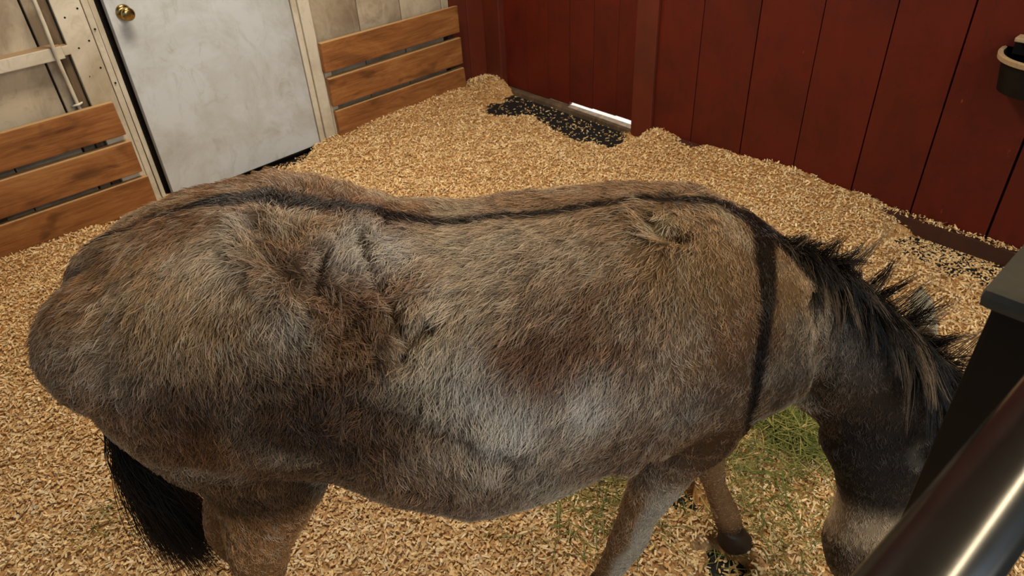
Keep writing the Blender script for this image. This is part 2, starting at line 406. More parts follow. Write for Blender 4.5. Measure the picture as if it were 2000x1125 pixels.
def strips(n_seg, P, yaw, tilt, roll, length, width, curl):
    """n curled strips; returns V (n*(n_seg+1)*2,3), F"""
    n = len(P); s = np.linspace(-0.5, 0.5, n_seg+1)
    a = curl[:, None]*s[None]                      # bend angle along strip
    k = np.where(np.abs(curl) < 1e-3, 1e-3, curl)[:, None]
    lx = length[:, None]*np.sin(a)/k; lz = length[:, None]*(np.cos(a)-1)/k*-1
    loc = np.zeros((n, n_seg+1, 2, 3))
    taper = 1-0.35*np.abs(s*2)**2
    for side, sg in ((0, -0.5), (1, 0.5)):
        loc[:, :, side, 0] = lx; loc[:, :, side, 1] = sg*width[:, None]*taper; loc[:, :, side, 2] = lz
    cr, sr = np.cos(roll), np.sin(roll); y_, z_ = loc[..., 1].copy(), loc[..., 2].copy()
    loc[..., 1] = y_*cr[:, None, None]-z_*sr[:, None, None]; loc[..., 2] = y_*sr[:, None, None]+z_*cr[:, None, None]
    ct, st = np.cos(tilt), np.sin(tilt); x_, z_ = loc[..., 0].copy(), loc[..., 2].copy()
    loc[..., 0] = x_*ct[:, None, None]-z_*st[:, None, None]; loc[..., 2] = x_*st[:, None, None]+z_*ct[:, None, None]
    cy, sy = np.cos(yaw), np.sin(yaw); x_, y_ = loc[..., 0].copy(), loc[..., 1].copy()
    loc[..., 0] = x_*cy[:, None, None]-y_*sy[:, None, None]; loc[..., 1] = x_*sy[:, None, None]+y_*cy[:, None, None]
    loc += P[:, None, None, :]
    base = (np.arange(n)*(n_seg+1)*2)[:, None]+(np.arange(n_seg)*2)[None]
    Fs = np.stack([base, base+1, base+3, base+2], -1).reshape(-1, 4)
    return loc.reshape(-1, 3), Fs

def sample_bed(n, dens=None):
    P = np.c_[rng.uniform(-0.95, XW-0.01, n), rng.uniform(-0.2, YW-0.012, n)]
    # skip what lies left of anything the place shows
    keep = P[:, 1] > -0.2+0.0*P[:, 0]
    P = P[keep]; b = bare(P)
    litter = np.where(P[:, 1] > 2.0, 0.93, np.where(P[:, 0] > 2.4, 0.42, 0.80))
    P = P[rng.random(len(P)) > b*litter]
    return P
N_FL = 270000
Pf = sample_bed(N_FL); Ps = np.c_[XW-0.04+0.038*rng.random(420)**1.3, rng.uniform(0.30, 1.15, 420)]      # shavings lying along the sill
n_s = len(Ps); Pf = np.vstack([Pf, Ps]); n = len(Pf)
hz = np.maximum(bed_h(Pf), FLOOR+0.001); hz[-n_s:] = np.maximum(hz[-n_s:], 0.0325)
onmat = hz < FLOOR+0.006
zz = hz+np.where(onmat, 0.002, rng.uniform(-0.002, 0.011, n))
flip = rng.random(n) < 0.5
Vf, Ff = strips(3, np.c_[Pf, zz], rng.uniform(0, 6.28, n), rng.normal(0, 0.32, n)*np.where(onmat, 0.3, 1), rng.normal(0, 0.35, n)*np.where(onmat, 0.3, 1),
                rng.gamma(5, 0.0026, n)+0.004, rng.uniform(0.003, 0.0085, n), rng.normal(0, 1.5, n))
pal = np.array([lin(240, 212, 162), lin(230, 192, 134), lin(214, 170, 110), lin(246, 224, 184), lin(176, 126, 72)])
ci = rng.choice(5, n, p=[0.28, 0.27, 0.2, 0.16, 0.09])
cf = pal[ci]*rng.uniform(0.68, 1.12, (n, 1))
Cf = np.c_[np.repeat(cf, 8, 0), np.ones(n*8)]
me = np_mesh('wood_shavings', np.vstack([V0, Vf]), np.vstack([FQ, Ff+len(V0)]))
point_color(me, 'tone', np.vstack([C0, Cf]))
mm = Mat('pine_shavings', 0.55, 0.35)
at = mm.node('ShaderNodeAttribute', attribute_name='tone')
nz = mm.noise(mm.coords((1, 1, 1), False), 90, 4, 0.6)
mm.color(mm.mix(0.6, at.outputs['Color'], mm.ramp(nz, [(0.3, lin(168, 116, 62)), (0.5, lin(215, 172, 112)), (0.7, lin(238, 206, 152))]), 'MULTIPLY'))
mm.color(mm.mix(mm.ramp(nz, [(0.35, G3(0.0)), (0.6, G3(0.25))]), at.outputs['Color'], lin(240, 208, 150)))
bed = tag(link('wood_shavings', me, mm.m), 'deep bed of pale pine shavings covering the stall floor', 'bedding', kind='stuff')

# hay: a green heap under the head and wisps around the front legs
def hay_pts(n, c, sd):
    return rng.normal(0, 1, (n, 2))*np.array(sd)+np.array(c)
HP = np.vstack([hay_pts(2100, (1.635, 0.55), (0.07, 0.075)), hay_pts(420, (1.40, 0.62), (0.10, 0.10)), hay_pts(520, (1.02, 0.82), (0.14, 0.10)),
                hay_pts(250, (1.22, 0.42), (0.14, 0.12)), hay_pts(25, (-0.05, 1.75), (0.05, 0.05)), hay_pts(160, (1.5, 0.40), (0.2, 0.15))])
n = len(HP)
heap = 0.05*np.exp(-((HP[:, 0]-1.60)**2+(HP[:, 1]-0.56)**2)/0.018)
hz = np.maximum(bed_h(HP), FLOOR)+0.012+heap*rng.random(n)
hl = rng.gamma(3.5, 0.017, n)+0.015
Vh, Fh = strips(4, np.c_[HP, hz], rng.uniform(0, 6.28, n), rng.normal(0, 0.16, n), rng.normal(0, 0.5, n), hl, rng.uniform(0.0012, 0.0035, n), rng.normal(0, 0.9, n))
hpal = np.array([lin(112, 118, 52), lin(146, 140, 74), lin(84, 96, 40), lin(186, 168, 104)])
hc = hpal[rng.choice(4, n, p=[0.35, 0.25, 0.3, 0.1])]*rng.uniform(0.75, 1.15, (n, 1))
me = np_mesh('hay', Vh, Fh); point_color(me, 'tone', np.c_[np.repeat(hc, 10, 0), np.ones(n*10)])
mh = Mat('green_hay', 0.6, 0.3); a_ = mh.node('ShaderNodeAttribute', attribute_name='tone'); mh.color(a_.outputs['Color'])
tag(link('hay', me, mh.m), 'loose heap of green hay under the donkey head and scattered wisps', 'hay', kind='stuff')

# ------------------------------------------------------------------ donkey (local frame: x forward, y away from the camera side, z up)
DON = (0.922, 0.540, 0.0); DROT = math.radians(-43.7)
def ring_loft(bm, secs, seg=28, ex=2.0):
    """secs: (centre, axis u, axis v, half sizes ru, rv+, rv-) -> closed loft"""
    rings = []
    for (c, u, v, ru, rv1, rv2) in secs:
        c, u, v = Vector(c), Vector(u).normalized(), Vector(v).normalized(); rg = []
        for k in range(seg):
            a = 2*math.pi*k/seg; ca, sa = math.cos(a), math.sin(a)
            px = math.copysign(abs(ca)**(2/ex), ca)*ru
            py = math.copysign(abs(sa)**(2/ex), sa)*(rv1 if sa > 0 else rv2)
            rg.append(bm.verts.new(c+u*px+v*py))
        rings.append(rg)
    for a, b in zip(rings, rings[1:]):
        for k in range(seg): bm.faces.new((a[k], a[(k+1) % seg], b[(k+1) % seg], b[k]))
    for rg, fl in ((rings[0], True), (rings[-1], False)):
        c = bm.verts.new(sum((v.co for v in rg), Vector())/seg)
        for k in range(seg):
            q = (rg[k], rg[(k+1) % seg]) if fl else (rg[(k+1) % seg], rg[k])
            bm.faces.new((*q, c))
def limb(bm, pts, rads, flat=1.0, seg=18):
    """smooth tapering limb through joints; rads are (side, fore-aft) half widths"""
    P = np.array(pts, float); Rr = np.array([r if hasattr(r, '__len__') else (r, r) for r in rads], float)
    t = np.arange(len(P)); tt = np.linspace(0, len(P)-1, (len(P)-1)*6+1)
    def cr(A):
        out = np.zeros((len(tt), A.shape[1]))
        for i, q in enumerate(tt):
            k = min(int(q), len(P)-2); f = q-k
            p0, p1, p2, p3 = A[max(k-1, 0)], A[k], A[k+1], A[min(k+2, len(P)-1)]
            out[i] = 0.5*((2*p1)+(-p0+p2)*f+(2*p0-5*p1+4*p2-p3)*f*f+(-p0+3*p1-3*p2+p3)*f**3)
        return out
    Q, R2 = cr(P), cr(Rr); secs = []
    for i in range(len(Q)):
        d = Q[min(i+1, len(Q)-1)]-Q[max(i-1, 0)]; d /= np.linalg.norm(d)
        u = np.array([0, 1, 0.0]); u -= d*(u@d); u /= np.linalg.norm(u); v = np.cross(d, u)
        secs.append((Q[i], u, v, max(R2[i, 0], 0.004), max(R2[i, 1], 0.004), max(R2[i, 1], 0.004)))
    ring_loft(bm, secs, seg)

bm = bmesh.new()
# trunk: x, top, bottom, half width, height of greatest width
TR = [(-1.085, 0.985, 0.72, 0.150, 0.87), (-1.045, 1.035, 0.645, 0.200, 0.87), (-0.98, 1.080, 0.59, 0.240, 0.88), (-0.91, 1.110, 0.595, 0.263, 0.89),
      (-0.82, 1.128, 0.590, 0.272, 0.88), (-0.74, 1.128, 0.592, 0.268, 0.87), (-0.66, 1.105, 0.585, 0.266, 0.84), (-0.55, 1.076, 0.525, 0.280, 0.78),
      (-0.43, 1.066, 0.497, 0.290, 0.75), (-0.32, 1.080, 0.530, 0.284, 0.76), (-0.20, 1.092, 0.590, 0.262, 0.79), (-0.10, 1.102, 0.630, 0.236, 0.81),
      (-0.02, 1.100, 0.650, 0.210, 0.83), (0.06, 1.057, 0.675, 0.190, 0.83), (0.13, 1.003, 0.705, 0.164, 0.83), (0.185, 0.940, 0.745, 0.118, 0.84)]
ring_loft(bm, [((x, 0, zm), (0, 1, 0), (0, 0, 1), hw, zt-zm, zm-zb) for x, zt, zb, hw, zm in TR], 40, 2.15)
# neck and head
NK = [((0.02, 0.0, 0.85), (0.55, 0, 0.83), 0.115, 0.19, 0.14), ((0.12, -0.003, 0.835), (0.50, 0, 0.86), 0.096, 0.152, 0.13),
      ((0.22, -0.008, 0.80), (0.50, 0, 0.86), 0.082, 0.122, 0.135), ((0.32, -0.015, 0.74), (0.58, 0, 0.81), 0.080, 0.092, 0.150),
      ((0.39, -0.02, 0.68), (0.75, 0, 0.66), 0.082, 0.080, 0.165), ((0.42, -0.024, 0.62), (0.94, 0, 0.34), 0.084, 0.092, 0.166),
      ((0.425, -0.028, 0.56), (1, 0, 0.08), 0.088, 0.102, 0.165), ((0.42, -0.03, 0.50), (1, 0, 0.0), 0.080, 0.098, 0.135),
      ((0.418, -0.033, 0.44), (1, 0, -0.02), 0.066, 0.088, 0.100), ((0.415, -0.036, 0.37), (1, 0, -0.04), 0.057, 0.076, 0.078),
      ((0.41, -0.039, 0.30), (1, 0, -0.05), 0.054, 0.068, 0.076), ((0.402, -0.042, 0.23), (1, 0, -0.08), 0.058, 0.068, 0.073),
      ((0.402, -0.044, 0.17), (1, 0, -0.1), 0.055, 0.058, 0.056), ((0.405, -0.045, 0.125), (1, 0, -0.1), 0.044, 0.042, 0.040), ((0.405, -0.045, 0.105), (1, 0, -0.1), 0.026, 0.025, 0.024)]
ring_loft(bm, [(c, (0, 1, 0), v, ru, a, b) for c, v, ru, a, b in NK], 28, 2.1)
# brow ridges
for s in (-1, 1):
    limb(bm, [(0.425, -0.028+s*0.072, 0.635), (0.445, -0.028+s*0.080, 0.625), (0.468, -0.028+s*0.070, 0.605)], [0.012, 0.017, 0.011])
# ears
def ear(pts, wid, thick, axis):
    P = [Vector(p) for p in pts]; secs = []
    for i, p in enumerate(P):
        d = (P[min(i+1, len(P)-1)]-P[max(i-1, 0)]).normalized(); a = Vector(axis); u = (a-d*a.dot(d)).normalized(); v = d.cross(u)
        secs.append((p, u, v, wid[i], thick[i], thick[i]))
    ring_loft(bm, secs, 16)
ear([(0.450, 0.025, 0.695), (0.462, 0.060, 0.725), (0.472, 0.10, 0.755), (0.476, 0.135, 0.78), (0.476, 0.155, 0.795)], [0.03, 0.040, 0.046, 0.034, 0.008], [0.022, 0.016, 0.013, 0.011, 0.006], (0.9, 0.3, -0.4))
ear([(0.46, -0.075, 0.70), (0.495, -0.11, 0.72), (0.545, -0.145, 0.735), (0.595, -0.175, 0.74), (0.625, -0.19, 0.74)], [0.03, 0.040, 0.046, 0.034, 0.008], [0.022, 0.016, 0.013, 0.011, 0.006], (0.2, 0.4, 0.9))
# legs
limb(bm, [(-0.90, -0.12, 0.90), (-0.87, -0.140, 0.78), (-0.825, -0.140, 0.66), (-0.845, -0.140, 0.54), (-0.882, -0.145, 0.43), (-0.905, -0.150, 0.335), (-0.915, -0.150, 0.22), (-0.905, -0.150, 0.115), (-0.875, -0.150, 0.055)],
     [(0.10, 0.17), (0.098, 0.175), (0.085, 0.140), (0.066, 0.100), (0.052, 0.072), (0.044, 0.060), (0.030, 0.036), (0.033, 0.038), (0.030, 0.034)])
limb(bm, [(-0.92, 0.12, 0.90), (-0.92, 0.130, 0.77), (-0.90, 0.08, 0.63), (-0.95, 0.02, 0.49), (-1.000, -0.03, 0.38), (-1.015, -0.045, 0.30), (-1.01, -0.045, 0.20), (-1.00, -0.04, 0.10), (-0.97, -0.04, 0.05)],
     [(0.10, 0.15), (0.10, 0.150), (0.085, 0.12), (0.060, 0.080), (0.042, 0.055), (0.040, 0.053), (0.029, 0.034), (0.034, 0.038), (0.030, 0.034)])
limb(bm, [(0.03, -0.095, 0.88), (0.015, -0.105, 0.78), (-0.02, -0.108, 0.67), (-0.066, -0.108, 0.55), (-0.104, -0.110, 0.43), (-0.120, -0.113, 0.355), (-0.16, -0.12, 0.24), (-0.20, -0.12, 0.125), (-0.195, -0.12, 0.055)],
     [(0.075, 0.105), (0.072, 0.095), (0.058, 0.080), (0.046, 0.056), (0.038, 0.040), (0.038, 0.041), (0.028, 0.030), (0.033, 0.036), (0.030, 0.033)])
limb(bm, [(0.05, 0.095, 0.88), (0.055, 0.110, 0.78), (0.030, 0.095, 0.67), (0.050, 0.098, 0.54), (0.074, 0.105, 0.42), (0.094, 0.113, 0.335), (0.124, 0.118, 0.23), (0.165, 0.118, 0.118), (0.185, 0.118, 0.055)],
     [(0.072, 0.10), (0.070, 0.095), (0.060, 0.08), (0.048, 0.058), (0.040, 0.044), (0.039, 0.042), (0.027, 0.030), (0.033, 0.036), (0.031, 0.034)])
# buttocks and tail dock
limb(bm, [(-0.95, -0.115, 0.93), (-1.02, -0.115, 0.915), (-1.075, -0.11, 0.89), (-1.105, -0.105, 0.87)], [0.13, 0.125, 0.09, 0.03], seg=20)
limb(bm, [(-0.95, 0.115, 0.93), (-1.02, 0.115, 0.915), (-1.07, 0.11, 0.89), (-1.10, 0.105, 0.87)], [0.13, 0.125, 0.09, 0.03], seg=20)
limb(bm, [(-0.98, 0, 1.04), (-1.06, 0, 1.01), (-1.125, 0, 0.93), (-1.155, 0.0, 0.80), (-1.17, 0.0, 0.68), (-1.175, 0.0, 0.58)], [0.045, 0.038, 0.030, 0.025, 0.020, 0.013], seg=12)
raw = bpy.data.meshes.new('raw'); bmesh.ops.recalc_face_normals(bm, faces=bm.faces[:]); bm.to_mesh(raw); bm.free()
tmp = bpy.data.objects.new('raw', raw); COL.objects.link(tmp)
rm = tmp.modifiers.new('r', 'REMESH'); rm.mode = 'VOXEL'; rm.voxel_size = 0.0095
sm_ = tmp.modifiers.new('s', 'SMOOTH'); sm_.factor = 0.6; sm_.iterations = 12
dg = bpy.context.evaluated_depsgraph_get()
body = bpy.data.meshes.new_from_object(tmp.evaluated_get(dg)); bpy.data.objects.remove(tmp); bpy.data.meshes.remove(raw)
body.name = 'donkey'
nv = len(body.vertices); BV = np.empty(nv*3, np.float32); body.vertices.foreach_get('co', BV); BV = BV.reshape(-1, 3).astype(float)
BN = np.empty(nv*3, np.float32); body.vertices.foreach_get('normal', BN); BN = BN.reshape(-1, 3).astype(float)

def loin(P):
    """weight of the tufted, shedding patch over the loins"""
    return np.exp(-((P[:, 0]+0.60)/0.13)**2)*sstep(0.66, 0.86, P[:, 2])*np.where(P[:, 1] < 0.03, 1, 0.8)
ribs = 0.006*np.sin((P_ := BV)[:, 0]*46+2.0*P_[:, 2])*np.exp(-((BV[:, 0]+0.25)/0.16)**2)*np.exp(-((BV[:, 2]-0.74)/0.16)**2)
bump = 0.012*vnoise(BV, 22, 21)*loin(BV)+0.004*vnoise(BV, 45, 23)*loin(BV)+0.003*vnoise(BV, 12, 22)*(BV[:, 2] > 0.45)
# folds of matted coat across the loin and flank
def crease(P, pts, depth, width):
    d = np.full(len(P), 1e9); pts = np.array(pts, float)
    for a, b in zip(pts, pts[1:]):
        e = b-a; t = np.clip(((P-a)@e)/(e@e), 0, 1); q = P-(a+t[:, None]*e); d = np.minimum(d, np.linalg.norm(q, axis=1))
    return -depth*np.exp(-(d/width)**2)+0.55*depth*np.exp(-((d-width*2.2)/width)**2)
BLOBS = [(-0.257, -0.152, 1.040, 0.078, 'brown', 0.45), (-0.268, -0.221, 0.968, 0.065, 'brown', 0.80), (-0.176, -0.221, 0.954, 0.055, 'brown', 0.50), (-0.105, -0.185, 1.001, 0.071, 'brown', 0.35), (-0.529, -0.225, 0.971, 0.039, 'brown', 0.40), (-0.753, -0.083, 1.118, 0.027, 'silver', 0.60), (-0.798, -0.128, 1.102, 0.025, 'silver', 0.50), (-0.760, -0.161, 1.085, 0.028, 'silver', 0.50), (-0.835, -0.140, 1.093, 0.026, 'silver', 0.40), (-0.842, -0.188, 1.061, 0.029, 'pale', 0.60), (-0.669, -0.207, 1.021, 0.026, 'silver', 0.60), (-0.913, -0.165, 1.066, 0.025, 'pale', 0.60), (-0.700, -0.236, 0.987, 0.032, 'grey', 0.50), (-0.444, -0.158, 1.023, 0.031, 'silver', 0.40), (-0.325, -0.044, 1.077, 0.033, 'pale', 0.50), (-0.584, -0.090, 1.069, 0.050, 'silver', 0.80), (-0.517, -0.075, 1.066, 0.037, 'silver', 0.75), (-0.711, -0.098, 1.107, 0.033, 'brown', 0.60), (-0.657, -0.110, 1.085, 0.041, 'brown', 0.40), (-0.672, -0.155, 1.073, 0.020, 'dark', 0.50), (-0.698, -0.202, 1.037, 0.056, 'grey', 0.60), (-0.613, -0.174, 1.032, 0.044, 'brown', 0.50), (-0.543, -0.188, 1.016, 0.043, 'brown', 0.45), (-0.690, -0.057, 1.109, 0.034, 'pale', 0.50), (-0.642, -0.060, 1.099, 0.030, 'tan', 0.60), (-0.780, -0.017, 1.127, 0.036, 'pale', 0.50), (-0.586, -0.065, 1.081, 0.021, 'cream', 0.40), (-0.446, -0.239, 0.940, 0.074, 'pale', 0.90), (-0.392, -0.245, 0.932, 0.047, 'silver', 1.00), (-0.387, -0.223, 0.964, 0.031, 'silver', 0.80), (-0.452, -0.202, 0.989, 0.039, 'pale', 0.60), (-0.329, -0.220, 0.969, 0.062, 'brown', 1.00), (-0.266, -0.188, 1.010, 0.061, 'brown', 0.60), (-0.327, -0.165, 1.024, 0.046, 'brown', 0.40), (-0.142, -0.156, 1.039, 0.055, 'brown', 0.50), (-0.066, -0.101, 1.074, 0.089, 'tan', 0.60), (-0.223, -0.251, 0.889, 0.048, 'silver', 0.80), (-0.144, -0.237, 0.895, 0.048, 'grey', 0.60), (-0.076, -0.226, 0.848, 0.059, 'grey', 0.50), (-0.336, -0.282, 0.802, 0.123, 'grey', 0.70), (-0.341, -0.270, 0.870, 0.048, 'silver', 0.70), (-0.528, -0.266, 0.883, 0.080, 'dark', 0.60), (-0.717, -0.264, 0.887, 0.135, 'dark', 0.90), (-0.841, -0.263, 0.924, 0.095, 'dark', 0.70), (-0.629, -0.270, 0.845, 0.092, 'dark', 0.80), (-0.817, -0.261, 0.794, 0.101, 'umber', 0.80), (-0.947, -0.229, 0.980, 0.062, 'grey', 0.60), (-0.898, -0.199, 1.043, 0.078, 'tan', 0.50), (-0.804, -0.173, 1.077, 0.092, 'tan', 0.70), (-0.776, -0.121, 1.105, 0.051, 'pale', 0.60), (-0.884, -0.046, 1.111, 0.055, 'brown', 0.60), (-0.793, -0.056, 1.122, 0.053, 'brown', 0.60), (-0.009, -0.179, 0.973, 0.065, 'brown', 0.40), (-0.198, -0.199, 0.996, 0.054, 'brown', 0.50), (0.103, -0.170, 0.877, 0.049, 'grey', 0.60), (0.125, -0.089, 0.980, 0.053, 'tan', 0.40), (-0.366, -0.126, 1.046, 0.071, 'pale', 0.50), (-0.417, -0.049, 1.064, 0.050, 'pale', 0.60), (-0.246, -0.091, 1.075, 0.064, 'pale', 0.40), (-0.091, -0.054, 1.092, 0.041, 'tan', 0.60), (-0.038, -0.129, 1.053, 0.056, 'tan', 0.60), (-0.100, -0.065, 1.090, 0.018, 'cream', 0.70), (0.005, -0.020, 1.087, 0.026, 'cream', 0.40), (0.279, -0.081, 0.825, 0.060, 'silver', 0.35), (0.378, -0.110, 0.532, 0.030, 'cream', 0.70), (0.428, -0.103, 0.658, 0.029, 'silver', 0.60), (0.186, -0.061, 0.698, 0.042, 'pale', 0.60), (0.123, -0.151, 0.771, 0.021, 'cream', 0.80), (0.080, -0.168, 0.765, 0.019, 'cream', 0.50)]  # coat patches, plus painted sheen (silver, pale), hind shade (dark) and cheek highlight (cream)
FLOW = [(-0.819, -0.108, 1.108, -0.82, -0.50, -0.28), (-0.915, -0.158, 1.070, -0.84, -0.25, -0.49), (-0.984, -0.203, 1.020, -0.60, -0.54, -0.59), (-0.751, -0.173, 1.075, -0.67, -0.60, -0.44), (-0.866, -0.240, 0.997, -0.60, -0.28, -0.75), (-0.698, -0.216, 1.020, -0.04, -0.57, -0.82), (-0.797, -0.043, 1.124, -0.99, -0.10, -0.07), (-0.734, -0.267, 0.880, -0.29, -0.09, -0.95), (-0.862, -0.265, 0.860, -0.13, 0.06, -0.99), (-0.688, -0.066, 1.105, -0.07, 0.91, 0.41), (-0.651, -0.051, 1.104, -0.09, 0.99, 0.13), (-0.692, -0.120, 1.092, -0.47, 0.82, 0.33), (-0.580, -0.113, 1.064, 0.95, 0.10, -0.29), (-0.594, -0.067, 1.083, 0.71, 0.67, 0.20), (-0.613, -0.092, 1.081, 0.26, 0.95, 0.19), (-0.600, -0.147, 1.050, 0.97, -0.13, -0.18), (-0.571, -0.140, 1.044, 0.81, 0.56, -0.18), (-0.517, -0.075, 1.066, -0.93, -0.34, 0.13), (-0.526, -0.113, 1.052, -0.62, -0.65, -0.45), (-0.472, -0.082, 1.058, -0.85, -0.52, -0.02), (-0.415, -0.083, 1.057, -0.95, -0.26, -0.15), (-0.334, -0.145, 1.038, -0.86, -0.38, -0.35), (-0.255, -0.123, 1.058, -0.76, -0.54, -0.36), (-0.182, -0.179, 1.019, -0.44, -0.63, -0.64), (-0.292, -0.050, 1.079, -0.91, -0.39, -0.14), (-0.190, -0.089, 1.080, -0.95, -0.26, -0.17), (-0.103, -0.156, 1.037, -0.35, -0.65, -0.67), (-0.020, -0.113, 1.061, -0.26, -0.84, -0.48), (0.016, -0.158, 0.995, -0.02, -0.54, -0.84), (0.109, -0.124, 0.966, 0.04, -0.65, -0.76), (-0.107, -0.054, 1.093, -0.47, 0.86, 0.19), (-0.067, -0.055, 1.092, 0.58, -0.78, -0.24), (-0.452, -0.179, 1.010, -0.82, -0.44, -0.37), (-0.414, -0.222, 0.964, -0.37, -0.57, -0.73), (-0.476, -0.231, 0.954, -0.68, -0.36, -0.64), (-0.448, -0.253, 0.910, -0.44, -0.32, -0.84), (-0.378, -0.262, 0.895, -0.14, -0.32, -0.94), (-0.421, -0.278, 0.835, 0.29, -0.23, -0.93), (-0.344, -0.283, 0.803, -0.19, -0.06, -0.98), (-0.262, -0.258, 0.887, -0.29, -0.35, -0.89), (-0.184, -0.249, 0.875, -0.36, -0.24, -0.90), (-0.222, -0.264, 0.777, -0.38, -0.05, -0.92), (-0.567, -0.171, 1.028, -0.14, -0.80, -0.58), (-0.605, -0.201, 1.004, 0.15, -0.79, -0.60), (-0.529, -0.225, 0.971, -0.43, -0.81, -0.39), (-0.628, -0.146, 1.050, 0.59, -0.68, -0.43), (-0.652, -0.259, 0.902, -0.23, -0.25, -0.94), (-0.542, -0.280, 0.830, -0.03, -0.22, -0.97), (-0.298, -0.216, 0.975, -0.62, -0.47, -0.63), (-0.366, -0.181, 1.009, -0.86, -0.37, -0.35), (-0.065, -0.207, 0.938, -0.15, -0.30, -0.94), (-0.657, -0.171, 1.051, -0.55, 0.46, 0.69), (-0.647, -0.125, 1.075, -0.23, -0.80, -0.56), (-0.014, -0.210, 0.829, -0.01, 0.04, -1.00), (-0.334, -0.077, 1.069, -0.98, -0.11, -0.15)]
CREASES = [([(-0.734, -0.071, 1.119), (-0.723, -0.098, 1.112), (-0.705, -0.127, 1.098), (-0.668, -0.150, 1.074), (-0.644, -0.165, 1.046)], 0.014, 0.013), ([(-0.579, -0.063, 1.080), (-0.556, -0.108, 1.060), (-0.550, -0.133, 1.038), (-0.518, -0.160, 1.027), (-0.510, -0.189, 1.000)], 0.020, 0.011), ([(-0.459, -0.188, 1.002), (-0.491, -0.197, 0.992), (-0.499, -0.216, 0.973)], 0.016, 0.012), ([(-0.585, -0.263, 0.915), (-0.526, -0.265, 0.898), (-0.458, -0.274, 0.866), (-0.398, -0.279, 0.830), (-0.355, -0.282, 0.814)], 0.013, 0.017), ([(-0.630, -0.109, 1.082), (-0.637, -0.148, 1.052), (-0.613, -0.168, 1.037)], 0.016, 0.010), ([(-0.118, -0.047, 1.094), (-0.102, -0.080, 1.085), (-0.072, -0.088, 1.080)], 0.014, 0.010), ([(-0.147, -0.248, 0.768), (-0.074, -0.154, 0.664), (0.019, -0.155, 0.648)], 0.010, 0.012), ([(0.154, -0.097, 0.944), (0.163, -0.130, 0.873), (0.195, -0.075, 0.725)], 0.010, 0.018)]

for (pts, dep, wid) in CREASES: bump = bump+crease(BV, pts, dep, wid)
BV = BV+BN*(bump+0.5*ribs*(BV[:, 1] < 0))[:, None]
body.vertices.foreach_set('co', BV.astype(np.float32).ravel()); body.update()
body.vertices.foreach_get('normal', (tmpn := np.empty(nv*3, np.float32))); BN = tmpn.reshape(-1, 3).astype(float)

